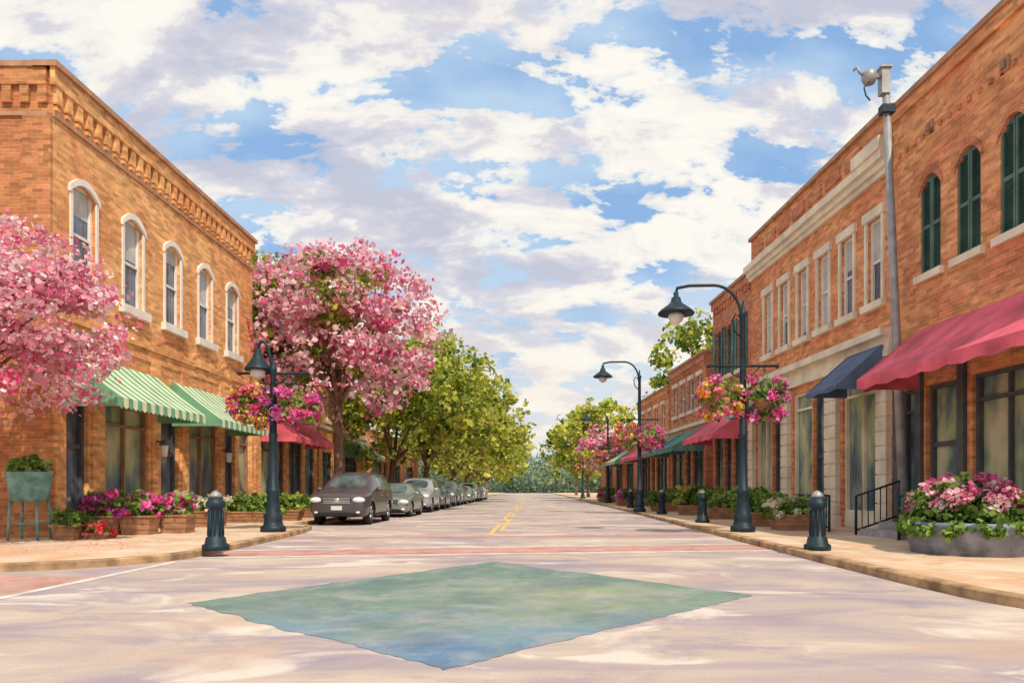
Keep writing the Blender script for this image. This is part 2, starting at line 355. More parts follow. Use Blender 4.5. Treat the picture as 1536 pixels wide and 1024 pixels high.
# ---------------------------------------------------------------- buildings
def wall(mb,fr,u0,u1,w0,w1,ops,mat,depth=.26):
    us=sorted({u0,u1,*[o[0] for o in ops],*[o[1] for o in ops]}); ws=sorted({w0,w1,*[o[2] for o in ops],*[o[3] for o in ops]})
    for i in range(len(us)-1):
        for j in range(len(ws)-1):
            cu=(us[i]+us[i+1])/2; cw=(ws[j]+ws[j+1])/2
            if any(o[0]<cu<o[1] and o[2]<cw<o[3] for o in ops): continue
            mb.add([fr.P(us[i],0,ws[j]),fr.P(us[i+1],0,ws[j]),fr.P(us[i+1],0,ws[j+1]),fr.P(us[i],0,ws[j+1])],[(0,1,2,3)],mat)
    for o in ops:
        a,b,c,d=o[:4]
        for (p,q) in (((a,c),(a,d)),((b,c),(b,d)),((a,c),(b,c)),((a,d),(b,d))):
            mb.add([fr.P(p[0],0,p[1]),fr.P(q[0],0,q[1]),fr.P(q[0],-depth,q[1]),fr.P(p[0],-depth,p[1])],[(0,1,2,3)],mat)
        if len(o)>4 and o[4]>0:
            rise=o[4]; n=10; mid=(a+b)/2; arc=[]
            for k in range(n+1):
                t=k/n; x=a+(b-a)*t; arc.append((x, d-rise*((x-mid)/((b-a)/2))**2))
            h=n//2
            for half,cx in ((arc[:h+1],a),(arc[h:],b)):
                for k in range(len(half)-1):
                    mb.add([fr.P(cx,0,d),fr.P(half[k][0],0,half[k][1]),fr.P(half[k+1][0],0,half[k+1][1])],[(0,1,2)],mat)
                    mb.add([fr.P(half[k][0],0,half[k][1]),fr.P(half[k+1][0],0,half[k+1][1]),fr.P(half[k+1][0],-.2,half[k+1][1]),fr.P(half[k][0],-.2,half[k][1])],[(0,1,2,3)],mat)
def arch_band(mb,fr,a,b,d,rise,t,v0,v1,mat,ext=.12):
    n=12; mid=(a+b)/2; hw=(b-a)/2; A=[]
    for k in range(n+1):
        x=a-ext+(b-a+2*ext)*k/n; y=d-rise*((x-mid)/hw)**2; A.append((x,y))
    for k in range(n):
        (x0,y0),(x1,y1)=A[k],A[k+1]
        mb.add([fr.P(x0,v0,y0),fr.P(x1,v0,y1),fr.P(x1,v1,y1),fr.P(x0,v1,y0),fr.P(x0,v0,y0+t),fr.P(x1,v0,y1+t),fr.P(x1,v1,y1+t),fr.P(x0,v1,y0+t)],BF,mat)
def window(mf,mg,fr,a,b,c,d,frm,glass,bars=(1,1),t=.08,vf=-.09,vg=-.16):
    box(mf,fr,a+.002,a+t,vg,vf,c,d,frm); box(mf,fr,b-t,b-.002,vg,vf,c,d,frm)
    box(mf,fr,a+t,b-t,vg,vf,c+.002,c+t,frm); box(mf,fr,a+t,b-t,vg,vf,d-t,d-.002,frm)
    nx,nz=bars
    for i in range(1,nx): u=a+(b-a)*i/nx; box(mf,fr,u-.03,u+.03,vg,vf-.015,c+t,d-t,frm)
    for i in range(1,nz): w=c+(d-c)*i/nz; box(mf,fr,a+t,b-t,vg,vf-.01,w-.035,w+.035,frm)
    mg.add([fr.P(a,vg-.01,c),fr.P(b,vg-.01,c),fr.P(b,vg-.01,d),fr.P(a,vg-.01,d)],[(0,1,2,3)],glass)
BLIND=plain('window_blind',(.5,.5,.48),.8,var=.15)
def blind(mb,fr,a,b,c,d,h): box(mb,fr,a+.09,b-.09,-.168,-.152,d-(d-c)*h,d-.09,BLIND)
def shopfront(mf,mg,fr,a,b,c,d,frm,glass,kind='win'):
    if kind=='win':
        box(mf,fr,a,b,-.24,-.06,c,c+.45,frm)
        window(mf,mg,fr,a,b,c+.45,d,frm,glass,(max(1,round((b-a)/1.1)),1),.09,-.08,-.2)
        box(mf,fr,a+.09,b-.09,-.2,-.1,d-.62,d-.54,frm)
    else:
        window(mf,mg,fr,a,b,c,d,frm,glass,(1,1),.11,-.12,-.22)
        box(mf,fr,a+.11,b-.11,-.22,-.15,c+.11,c+.5,frm); box(mf,fr,a+.11,b-.11,-.22,-.15,2.35,2.47,frm)
        box(mf,fr,a+.14,a+.18,-.15,-.09,1.0,1.35,GREY)
def awning(mb,fr,a,b,top,bot,proj,m1,m2=None,val=.28,w=.22,side=True,v0=.02):
    n=max(1,round((b-a)/w)) if m2 else max(1,round((b-a)/.9)); st=(b-a)/n
    for i in range(n):
        mm=m1 if (not m2 or i%2==0) else m2; u0=a+i*st; u1=u0+st
        sag=.05; seg=4
        for k in range(seg):
            t0=k/seg;t1=(k+1)/seg
            def q(u,t): return fr.P(u,v0+proj*t, top+(bot+val-top)*t - sag*math.sin(math.pi*t))
            mb.add([q(u0,t0),q(u1,t0),q(u1,t1),q(u0,t1)],[(0,1,2,3)],mm)
        um=(u0+u1)/2; sc=.06
        mb.add([fr.P(u0,proj+v0,bot+val),fr.P(u1,proj+v0,bot+val),fr.P(u1,proj+v0+.005,bot+sc),fr.P(um,proj+v0+.01,bot),fr.P(u0,proj+v0+.005,bot+sc)],[(0,1,2,3,4)],mm)
    for u in (a,b):
        mb.add([fr.P(u,v0,top),fr.P(u,v0,bot+val),fr.P(u,proj+v0,bot+val)],[(0,1,2)],m1)
        mb.add([fr.P(u,v0,bot+val),fr.P(u,proj+v0,bot+val),fr.P(u,proj+v0,bot+.05),fr.P(u,v0,bot+.05)],[(0,1,2,3)],m1)
def shell(mb,fr,u0,u1,H,D,mat,mside=None,inner=True):
    ms=mside or mat
    for u in (u0,u1): mb.add([fr.P(u,0,0),fr.P(u,-D,0),fr.P(u,-D,H),fr.P(u,0,H)],[(0,1,2,3)],ms)
    mb.add([fr.P(u0,-D,0),fr.P(u1,-D,0),fr.P(u1,-D,H),fr.P(u0,-D,H)],[(0,1,2,3)],ms)
    mb.add([fr.P(u0,0,H-.5),fr.P(u1,0,H-.5),fr.P(u1,-D,H-.5),fr.P(u0,-D,H-.5)],[(0,1,2,3)],ROOF)
    mb.add([fr.P(u0+.3,-.3,.05),fr.P(u1-.3,-.3,.05),fr.P(u1-.3,-.3,H-.6),fr.P(u0+.3,-.3,H-.6)],[(0,1,2,3)],INT)
def finish(e,loc,**parts):
    for k,mb in parts.items():
        if mb.v: mb.done(k,e,loc)

FL=Fr((-11.8,0,0),(0,1,0),(1,0,0))
FRR=Fr((10.9,0,0),(-.055,1,0),(-1,-.055,0))
def left_corner():
    u0,u1,H=18.0,30.8,11.6; loc=(-11.8,18,0); e=empty('brick_commercial_building',loc)
    w_=MB();f_=MB();g_=MB();t_=MB();a_=MB()
    wins=[19.25+2.37*i for i in range(5)]
    ops=[(x-.5,x+.5,6.6,9.2,.2) for x in wins]
    g=[(18.5,19.45,.12,3.6,'door'),(20.2,22.5,.12,3.7,'win'),(23.2,24.4,.12,3.6,'door'),(25.1,27.4,.12,3.7,'win'),(28.0,29.0,.12,3.6,'door'),(29.35,30.5,.12,3.7,'win')]
    wall(w_,FL,u0,u1,0,H,ops+[x[:4] for x in g],BR_L)
    shell(w_,FL,u0,u1,H,16,BR_LSHADE)
    for i,x in enumerate(wins):
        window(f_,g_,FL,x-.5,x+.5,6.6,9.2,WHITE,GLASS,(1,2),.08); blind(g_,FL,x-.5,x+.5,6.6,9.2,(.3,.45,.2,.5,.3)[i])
        arch_band(t_,FL,x-.5,x+.5,9.2,.2,.17,.0,.07,WHITE,.14)
        box(t_,FL,x-.6,x-.5,0,.04,6.6,8.95,WHITE); box(t_,FL,x+.5,x+.6,0,.04,6.6,8.95,WHITE)
        box(t_,FL,x-.74,x+.74,0,.16,6.36,6.6,WHITE)
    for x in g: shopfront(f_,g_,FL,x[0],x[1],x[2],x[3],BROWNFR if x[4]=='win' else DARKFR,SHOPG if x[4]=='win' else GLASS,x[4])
    box(t_,FL,u0-.16,u1+.1,-.4,.2,H,H+.14,COPING)
    box(t_,FL,u0-.1,u1,.0,.12,H-.42,H,BR_L)
    x=u0+.02
    while x<u1-.3:
        box(t_,FL,x,x+.2,0,.1,H-.85,H-.42,BR_L); box(t_,FL,x+.035,x+.165,0,.075,H-.98,H-.85,BR_L); x+=.42
    box(t_,FL,u0,u1,0,.05,H-1.16,H-1.06,COPING)
    FE=Fr((-11.8,18,0),(-1,0,0),(0,-1,0))
    box(t_,FE,.0,16,-.3,.14,H,H+.138,COPING); box(t_,FE,.1,16,.0,.1,H-.42,H-.003,BR_LSHADE); box(t_,FE,0.1,16,0,.05,H-1.16,H-1.06,COPING)
    for k in range(36): box(t_,FE,.1+k*.44,.32+k*.44,0,.08,H-.85,H-.42,BR_LSHADE)
    box(t_,FE,.0,.7,0,.07,.1,H-1.17,BR_LSHADE)
    box(t_,FL,u0,u1,0,.06,5.55,5.68,BR_L); box(t_,FL,u0,u1,0,.035,5.2,5.28,BR_L)
    for a,b in ((18.0,18.42),(19.55,20.1),(22.6,23.1),(24.5,25.0),(27.5,27.9),(30.55,30.8)): box(t_,FL,a+.003,b,0,.07,.12,5.2,BR_L); box(t_,FL,a-.03,b+.03,.0,.1,.12,.55,BROWNFR)
    for x in wins: arch_band(t_,FL,x-.9,x+.9,6.05,.18,.09,0,.03,BR_R,.1)
    awning(a_,FL,18.1,22.9,4.8,3.3,1.55,GREEN,GCREAM); awning(a_,FL,23.9,28.3,4.8,3.3,1.55,GREEN,GCREAM)
    for y in (22.85,27.7):
        box(t_,FL,y-.03,y+.03,.07,.3,2.75,2.8,DARKFR); lathe(t_,FL.P(y,.3,2.3),[(0,.05),(.02,.09),(.35,.13)],LAMPG,8,False); lathe(t_,FL.P(y,.3,2.65),[(0,.15),(.06,.15),(.17,.03)],DARKFR,8,False)
    finish(e,loc,walls=w_,window_frames=f_,glass=g_,trim=t_,awnings=a_)
left_corner()
def simple(name,fr,u0,u1,H,D,brick,wins,wz,trim,front,awn,shut=False,side=None):
    loc=tuple(fr.P(u0,0,0)); e=empty(name,loc); w_=MB();f_=MB();g_=MB();t_=MB();a_=MB()
    ops=[(x-.45,x+.45,wz[0],wz[1],wz[2]) for x in wins]
    wall(w_,fr,u0,u1,0,H,ops+[x[:4] for x in front],brick); shell(w_,fr,u0,u1,H,D,brick,side)
    for x in wins:
        window(f_,g_,fr,x-.45,x+.45,wz[0],wz[1],trim,GLASS,(1,2),.07)
        box(t_,fr,x-.58,x+.58,0,.12,wz[0]-.18,wz[0],CREAM)
        if wz[2]==0: box(t_,fr,x-.58,x+.58,0,.08,wz[1],wz[1]+.22,CREAM)
        if shut:
            for s in (-.9,.46): 
                box(t_,fr,x+s,x+s+.44,.002,.06,wz[0],wz[1],SHUT)
    for x in front: shopfront(f_,g_,fr,x[0],x[1],x[2],x[3],DARKFR,SHOPG,x[4])
    box(t_,fr,u0-.05,u1+.05,-.35,.18,H,H+.13,COPING); box(t_,fr,u0,u1,0,.1,H-.35,H,brick)
    x=u0+.1
    while x<u1-.3: box(t_,fr,x,x+.18,0,.08,H-.62,H-.35,brick); x+=.4
    box(t_,fr,u0,u1,0,.07,4.7,4.9,CREAM)
    for a in awn: awning(a_,fr,*a,v0=.08)
    finish(e,loc,walls=w_,window_frames=f_,glass=g_,trim=t_,awnings=a_)
simple('brick_shop_building',FL,31.2,40,6.2,12,BR_L,[],(0,0,0),WHITE,[(31.8,33.4,.12,3.6,'win'),(33.9,34.9,.12,3.6,'door'),(35.4,37.4,.12,3.6,'win'),(37.9,39.5,.12,3.6,'win')],[(31.6,37.6,4.7,3.3,1.5,RED)])
simple('brick_shop_building',FL,40.4,52,7,12,BR_L,[42,44.5,47,49.5],(5.2,6.2,0),WHITE,[(41,43,.12,3.4,'win'),(44,45,.12,3.4,'door'),(46,49,.12,3.4,'win')],[(45.5,51,4.5,3.2,1.4,GREEN,GCREAM)])
simple('brick_shop_building',FL,53,75,5.5,12,BR_R2,[],(0,0,0),WHITE,[(54,57,.12,3.4,'win'),(58,59,.12,3.4,'door'),(61,65,.12,3.4,'win'),(68,72,.12,3.4,'win')],[])
def rightA():
    u0,u1,H=10.5,20.0,11.5; fr=FRR; loc=tuple(fr.P(u1,0,0)); e=empty('brick_commercial_building',loc)
    w_=MB();f_=MB();g_=MB();t_=MB();a_=MB()
    wins=[18.3-1.47*i for i in range(5)]
    ops=[(x-.42,x+.42,6.7,9.15,.3) for x in wins]
    fronts=[(18.9,19.6,.5,3.9,'win'),(17.2,18.5,.45,3.9,'door'),(14.6,16.7,.12,3.9,'win'),(11.4,14.0,.12,3.9,'win')]
    wall(w_,fr,u0,u1,0,H,ops+[x[:4] for x in fronts],BR_R); shell(w_,fr,u0,u1,H,16,BR_R)
    for x in wins:
        for s in (-.42,.01):
            a,b=x+s,x+s+.41
            box(f_,fr,a,a+.06,-.1,-.03,6.7,9.1,SHUT); box(f_,fr,b-.06,b,-.1,-.03,6.7,9.1,SHUT)
            for zz in (6.7,7.85,9.0): box(f_,fr,a+.06,b-.06,-.1,-.035,zz,zz+.09,SHUT)
            z=6.82
            while z<9.0:
                p=[fr.P(a+.06,-.09,z+.05),fr.P(b-.06,-.09,z+.05),fr.P(b-.06,-.045,z),fr.P(a+.06,-.045,z)]
                f_.add(p,[(0,1,2,3)],SHUT); z+=.062
        g_.add([fr.P(x-.42,-.12,6.7),fr.P(x+.42,-.12,6.7),fr.P(x+.42,-.12,9.15),fr.P(x-.42,-.12,9.15)],[(0,1,2,3)],SHUT)
        arch_band(t_,fr,x-.42,x+.42,9.15,.3,.2,0,.04,BR_R2,.08)
        box(t_,fr,x-.56,x+.56,0,.12,6.52,6.7,CREAM)
    for x in fronts: shopfront(f_,g_,fr,x[0],x[1],x[2],x[3],DARKFR,SHOPG,x[4])
    for u in (19.75,18.7,17.0,14.3,11.2): box(t_,fr,u-.12,u+.12,.003,.1,.12,4.3,DARKFR)
    box(t_,fr,u0,19.95,.0,.12,4.3,4.62,DARKFR)
    box(t_,fr,u0,u1+.02,-.4,.14,H,H+.14,COPING); box(t_,fr,u0,u1-.003,0,.08,H-.3,H,BR_R)
    x=u0+.1
    while x<u1-.3: box(t_,fr,x,x+.12,0,.05,H-1.35,H-1.25,BR_R2); x+=.36
    for u in (18.3,15.6,12.9):
        box(t_,fr,u-.14,u+.14,0,.05,10.15,10.45,COPING); box(t_,fr,u-.07,u+.07,.05,.09,10.22,10.38,BROWNFR)
    awning(a_,fr,11.2,18.6,5.3,3.75,1.6,RED,None,.3,v0=.13)
    for i in range(2): box(t_,fr,17.1,18.9,.13,1.5-.5*i,.12+.17*i,.12+.17*(i+1)-.002*i,CONC)
    finish(e,loc,walls=w_,shutters=f_,glass=g_,trim=t_,awning=a_)
rightA()
def rightB():
    u0,u1,H=20.05,31.0,11.7; fr=FRR; loc=tuple(fr.P(u0,0,0)); e=empty('brick_commercial_building',loc)
    w_=MB();f_=MB();g_=MB();t_=MB();a_=MB()
    wins=[20.95+1.62*i for i in range(6)]
    ops=[(x-.4,x+.4,6.6,9.0,0) for x in wins]
    fronts=[(20.75,22.9,.12,4.7,'win'),(24.0,25.0,.12,4.7,'door'),(25.1,26.7,.12,4.7,'win'),(27.6,28.6,.12,4.7,'door'),(28.7,30.4,.12,4.7,'win')]
    wall(w_,fr,u0,u1,0,H,ops+[x[:4] for x in fronts],BR_R); shell(w_,fr,u0,u1,H,16,BR_R)
    for i,x in enumerate(wins):
        window(f_,g_,fr,x-.4,x+.4,6.6,9.0,WHITE,GLASS,(1,2),.09); blind(g_,fr,x-.4,x+.4,6.6,9.0,(.5,.4,.95,.9,.6,.9)[i])
        box(t_,fr,x-.52,x-.4,0,.06,6.6,9.0,CREAM); box(t_,fr,x+.4,x+.52,0,.06,6.6,9.0,CREAM)
        box(t_,fr,x-.58,x+.58,0,.1,9.0,9.26,CREAM); box(t_,fr,x-.6,x+.6,0,.15,6.4,6.6,CREAM)
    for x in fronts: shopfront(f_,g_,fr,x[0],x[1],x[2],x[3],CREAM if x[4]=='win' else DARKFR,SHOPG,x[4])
    box(t_,fr,u0,u1,0,.12,10.0,10.16,CREAM); box(t_,fr,u0-.003,u1+.03,0,.34,10.36,10.6,CREAM); box(t_,fr,u0,u1,0,.22,10.16,10.36,CREAM)
    box(t_,fr,u0,21.6,0,.4,10.6,10.95,CREAM)
    box(t_,fr,u0-.02,u1+.05,-.4,.12,H,H+.13,COPING)
    for k in range(8): box(t_,fr,20.4+k*1.32,21.4+k*1.32,0,.04,11.0,11.4,BR_R2)
    box(t_,fr,u0,u1,0,.14,4.95,5.15,CREAM); box(t_,fr,u0,u1,0,.1,5.15,5.5,CREAM); box(t_,fr,u0-.003,u1+.03,0,.34,5.5,5.72,CREAM)
    for a,b in ((20.1,20.65),(23.05,23.85),(26.85,27.45),(30.45,30.97)):
        z=.12; 
        while z<4.9: box(t_,fr,a,b,.0,.16,z,z+.36,CREAM); box(t_,fr,a+.03,b-.03,0,.12,z+.36,z+.4,CREAM); z+=.4
        box(t_,fr,a-.06,b+.06,0,.2,.12,.45,CREAM)
    awning(a_,fr,20.3,22.3,5.3,4.0,1.3,NAVY,None,.15,v0=.15); awning(a_,fr,27.5,30.4,4.9,4.1,1.2,BLUEGR,None,.15,v0=.15)
    finish(e,loc,walls=w_,window_frames=f_,glass=g_,trim=t_,awnings=a_)
rightB()
simple('brick_commercial_building',FRR,31.05,36.4,10.4,14,BR_R2,[32.3,33.9,35.4],(6.6,8.9,.2),SHUT,[(31.6,33.2,.12,3.8,'win'),(33.6,34.5,.12,3.8,'door'),(34.8,36.0,.12,3.8,'win')],[(31.3,36.2,4.7,3.4,1.5,RED)],True)
simple('brick_commercial_building',FRR,37.6,45.2,8.3,14,BR_R2,[38.7,40.4,42.1,43.8],(5.6,7.3,0),WHITE,[(38,40,.12,3.6,'win'),(40.5,41.5,.12,3.6,'door'),(42,44.6,.12,3.6,'win')],[(37.8,41.4,4.5,3.2,1.6,TEAL),(41.7,45,4.5,3.2,1.6,TEAL)])
simple('brick_shop_building',FRR,45.5,55,7.6,14,BR_R,[47,49,51,53],(5.2,6.7,0),WHITE,[(46,49,.12,3.6,'win'),(49.5,50.5,.12,3.6,'door'),(51,54,.12,3.6,'win')],[(46,54,4.4,3.2,1.5,RED)])
simple('brick_shop_building',FRR,55.5,74,6.0,14,BR_R2,[],(0,0,0),WHITE,[(57,60,.12,3.6,'win'),(62,65,.12,3.6,'win'),(67,71,.12,3.6,'win')],[(57,64,4.4,3.2,1.4,GREEN,GCREAM)])
def railing(fr,pts,z0):
    loc=tuple(fr.P(pts[0][0],pts[0][1],.12)); e=empty('iron_railing',loc); mb=MB()
    P=[fr.P(u,v,0)+Vector((0,0,z)) for u,v,z in pts]
    for i in range(len(P)-1):
        a,b=P[i],P[i+1]; n=max(2,int((b-a).length/.16))
        for h in (1.0,.12): tube(mb,[a+Vector((0,0,h)),b+Vector((0,0,h))],.03,IRON,6)
        for k in range(n+1):
            p=a.lerp(b,k/n); tube(mb,[p+Vector((0,0,.0 if k in (0,n) else .12)),p+Vector((0,0,1.0))],.035 if k in (0,n) else .014,IRON,6)
    mb.done('bars',e,loc)
railing(FRR,[(17.0,.25,.55),(17.0,1.55,.12)],0); railing(FRR,[(19.0,.25,.55),(19.0,1.55,.12)],0); railing(FRR,[(14.2,1.2,.12),(16.9,1.2,.12)],0)
railing(FRR,[(20.4,1.6,.12),(22.8,1.6,.12)],0); railing(FRR,[(26.9,.3,.12),(26.9,1.5,.12)],0)

# ---------------------------------------------------------------- street furniture
def shade(mb,c,s=1.0):
    lathe(mb,c,[(.0,.03),(-.02,.07),(-.14,.07),(-.16,.12),(-.28,.15),(-.34,.2),(-.5,.42*s),(-.58,.5*s),(-.62,.5*s),(-.6,.46*s)],IRON,24)
    lathe(mb,(c[0],c[1],c[2]-.6),[(0,.2),(-.08,.22),(-.2,.18),(-.28,.08),(-.3,.02)],LAMPG,16)
FLW1=[(.9,.14,.4),(.92,.4,.57),(.84,.07,.28),(.88,.24,.54),(.62,.13,.5)]
FLWY=[(.92,.58,.06),(.9,.36,.06),(.88,.14,.34),(.33,.12,.52),(.92,.74,.22),(.9,.24,.42)]
WHF=[(.85,.8,.66),(.8,.75,.56),(.7,.68,.42)]
REDF=[(.7,.05,.06),(.84,.12,.12)]
LGR=[(.18,.32,.06),(.27,.41,.09),(.12,.23,.055),(.38,.48,.14)]
def lamp(x,y,H=6.95,arm=-1.85,cz=4.7,seed=1,shades=1.0,bs=1.0):
    e=empty('street_lamp',(x,y,.12)); mb=MB(); z0=.12; loc=(x,y,.12)
    lathe(mb,(x,y,z0),[(0,.34),(.14,.34),(.18,.27),(.3,.24),(.45,.25),(.52,.2),(1.0,.16),(1.1,.19),(1.16,.19),(1.22,.13),(2.6,.105),(2.66,.13),(2.72,.1),(H-.9-z0,.075),(H-.85-z0,.1),(H-.75-z0,.1),(H-.7-z0,.05),(H-.45-z0,.03)],IRON,16)
    s=1 if arm>0 else -1; A=abs(arm); r=min(.75,A*.6)
    pts=[(x,y,H-1.15)]
    for k in range(9):
        a=math.pi/2*k/8; pts.append((x+s*(.05+r*(1-math.cos(a))),y,H-.9+ (.88)*math.sin(a)))
    pts+= [(x+s*A*.8,y,H-.03),(x+s*(A-.03),y,H-.1),(x+s*A,y,H-.25)]
    tube(mb,pts,.045,IRON,8)
    tube(mb,[(x,y,H-1.5),(x+s*.22,y,H-1.3),(x+s*.3,y,H-1.0),(x+s*.2,y,H-.8),(x+s*.08,y,H-.9)],.025,IRON,6)
    shade(mb,(x+s*A,y,H-.2),shades)
    tube(mb,[(x-.95,y,cz),(x+.95,y,cz)],.035,IRON,8)
    for q in (-.95,.95): lathe(mb,(x+q,y,cz-.06),[(0,.02),(.06,.07),(.12,.02)],IRON,10)
    for q in (-.5,.5): tube(mb,[(x,y,cz-.35),(x+q*.5,y,cz-.25),(x+q,y,cz)],.02,IRON,6)
    cl=[]
    for i,q in enumerate((-.6,.6)):
        bz=cz-1.02
        for k in range(3):
            a=2*math.pi*k/3; tube(mb,[(x+q,y,cz-.03),(x+q+.26*math.cos(a),y+.26*math.sin(a),bz+.1)],.008,IRON,4)
        lathe(mb,(x+q,y,bz-.25),[(0,.08),(.08,.2),(.22,.28),(.36,.31)],WOOD,14)
        pal=FLWY if i==0 else FLW1
        cl.append(((x+q,y,bz+.1),(.5*bs,.5*bs,.48*bs),260,.065,LGR))
        for k in range(34):
            a=rnd.uniform(0,6.28); h=rnd.uniform(-.95,.95); rr=.52*bs*math.sqrt(1-h*h*.8)
            cl.append(((x+q+rr*math.cos(a),y+rr*math.sin(a),bz+.1+h*.5*bs),(.17,.17,.15),44,.052,pal if rnd.random()<.8 else (FLW1 if rnd.random()<.7 else LGR)))
    mb.done('post_and_arm',e,loc); leaves('hanging_flower_baskets',cl,PETAL,e,loc,6,seed)
lamp(5.8,20.3,seed=3,bs=1.14); lamp(5.5,38,7.9,-1.9,4.9,seed=4,bs=1.3); lamp(6.3,62,7.9,-1.8,4.9,seed=5,bs=1.2); lamp(6.2,92,7.9,-1.8,4.9,seed=6)
lamp(-7.2,20.3,5.4,-.42,4.5,seed=8,shades=.72,bs=1.05)
def bollard(x,y):
    e=empty('bollard',(x,y,.12)); mb=MB()
    lathe(mb,(x,y,.12),[(0,.25),(.1,.25),(.13,.2),(.24,.18),(.27,.145),(.8,.13),(.82,.16),(.86,.18),(.93,.18),(.96,.14),(1.02,.13)],IRON,20)
    for k in range(10):
        a=2*math.pi*k/10; tube(mb,[(x+.147*math.cos(a),y+.147*math.sin(a),.4),(x+.132*math.cos(a),y+.132*math.sin(a),.9)],.014,IRON,5)
    lathe(mb,(x,y,1.14),[(0,.12),(.05,.11),(.1,.07),(.13,.02)],GREY,16)
    mb.done('post',e,(x,y,.12))
for p in ((-6.15,14.2),(5.5,14.2),(5.95,25.8),(6.05,34.5),(6.1,46)): bollard(*p)
def pole():
    x0,y0=9.68,19.0; e=empty('utility_pole',(x0,y0,.12)); mb=MB()
    top=Vector((9.12,19.0,11.9)); b=Vector((x0-.05,y0,.12))
    tube(mb,[b,b.lerp(top,.5),top],[.13,.105,.09],GREY,14)
    box(mb,WORLD,8.98,9.2,18.88,19.12,11.5,12.15,GREY); box(mb,WORLD,8.94,9.24,18.84,19.16,12.15,12.2,GREY)
    tube(mb,[(9.1,19,11.95),(8.6,19,11.95)],.05,GREY,8)
    lathe(mb,(8.7,19,11.75),[(0,.03),(.03,.13),(.15,.19),(.3,.19),(.36,.12),(.4,.03)],GREY,14)
    tube(mb,[(8.62,19,11.95),(8.42,18.95,12.05),(8.35,18.95,12.2),(8.28,18.95,12.1)],.035,GREY,6)
    tube(mb,[(8.68,18.9,11.8),(8.5,18.85,11.6),(8.55,18.85,11.4),(8.68,18.9,11.3)],.02,IRON,6)
    box(mb,WORLD,8.98,9.32,18.85,19.1,11.0,11.2,IRON)
    mb.done('pole_and_fixture',e,(x0,y0,.12))
pole()
def planter(x,y,sx,sy,h,pal,hh=.45,name='flower_planter',mat=WOOD,seed=0,size=.05,green=LGR,n=16):
    e=empty(name,(x,y,.12)); mb=MB(); z=.12
    vs=[]; 
    for zz,k in ((0,.86),(h,1.0)):
        for a,b in ((-1,-1),(1,-1),(1,1),(-1,1)): vs.append((x+a*sx/2*k,y+b*sy/2*k,z+zz))
    mb.add(vs,BF,mat)
    box(mb,WORLD,x-sx/2-.03,x+sx/2+.03,y-sy/2-.03,y+sy/2+.03,z+h-.0,z+h+.05,mat)
    for k in (.33,.66): box(mb,WORLD,x-sx/2*(.88+.12*k)-.006,x+sx/2*(.88+.12*k)+.006,y-sy/2*(.88+.12*k)-.012,y+sy/2*(.88+.12*k)+.012,z+h*k-.012,z+h*k+.012,BROWNFR)
    mb.done('box',e,(x,y,.12))
    cl=[((x,y,z+h+hh*.3),(sx*.52,sy*.52,hh*.65),int(260*max(1,sx)),size*1.5,green)]
    r=random.Random(seed+11)
    for k in range(int(n*max(1,sx))):
        cl.append(((x+r.uniform(-.55,.55)*sx,y+r.uniform(-.55,.5)*sy,z+h+r.uniform(.0,1)*hh*.85),(.14,.14,.12),36,size,pal if r.random()<.8 else green))
    leaves('flowers',cl,PETAL,e,(x,y,.12),6,seed)
planter(-11.05,19.0,.8,.55,.45,FLW1,.75,seed=21,size=.065,n=30); planter(-10.25,19.1,.8,.55,.45,FLW1,.7,seed=22,size=.065,n=30); planter(-9.6,19.8,.75,.6,.45,FLW1,.65,seed=23,size=.065,n=28)
planter(-10.9,17.2,.55,.45,.3,LGR,.4,'potted_plant',seed=24,green=DGRN); planter(-10.3,17.4,.5,.4,.1,REDF,.25,'flower_planter',seed=25)
planter(-10.1,23.0,.8,.6,.45,WHF,.55,seed=26); planter(-9.9,25.8,2.0,.7,.35,LGR,.7,'shrub_planter',seed=27,size=.06); planter(-9.5,27.6,1.6,.7,.35,YGRN,.7,'shrub_planter',seed=28,size=.06)
planter(-9.3,30,1.5,.7,.35,LGR,.6,'shrub_planter',seed=29,size=.06); planter(-9.4,36,2.5,.8,.35,LGR,.6,'shrub_planter',seed=30,size=.06)
planter(7.6,21.2,1.4,.8,.4,WHF,.6,seed=31,n=26); planter(7.3,23.4,1.6,.8,.4,LGR,.7,'shrub_planter',seed=32,size=.06); planter(8.0,25.5,1.6,.8,.4,YGRN,.8,'shrub_planter',seed=33,size=.06)
planter(7.9,29,2.2,.9,.4,LGR,.9,'shrub_planter',seed=34,size=.07); planter(7.6,33.5,2,.9,.4,YGRN,1.0,'shrub_planter',seed=35,size=.07); planter(7.2,39,2,.9,.4,LGR,.8,'shrub_planter',seed=36,size=.08)
planter(6.6,52,1.4,1.4,.4,FLW1,.9,seed=37,size=.09); planter(6.6,66,1.6,1.6,.4,FLW1,1.0,seed=38,size=.1)
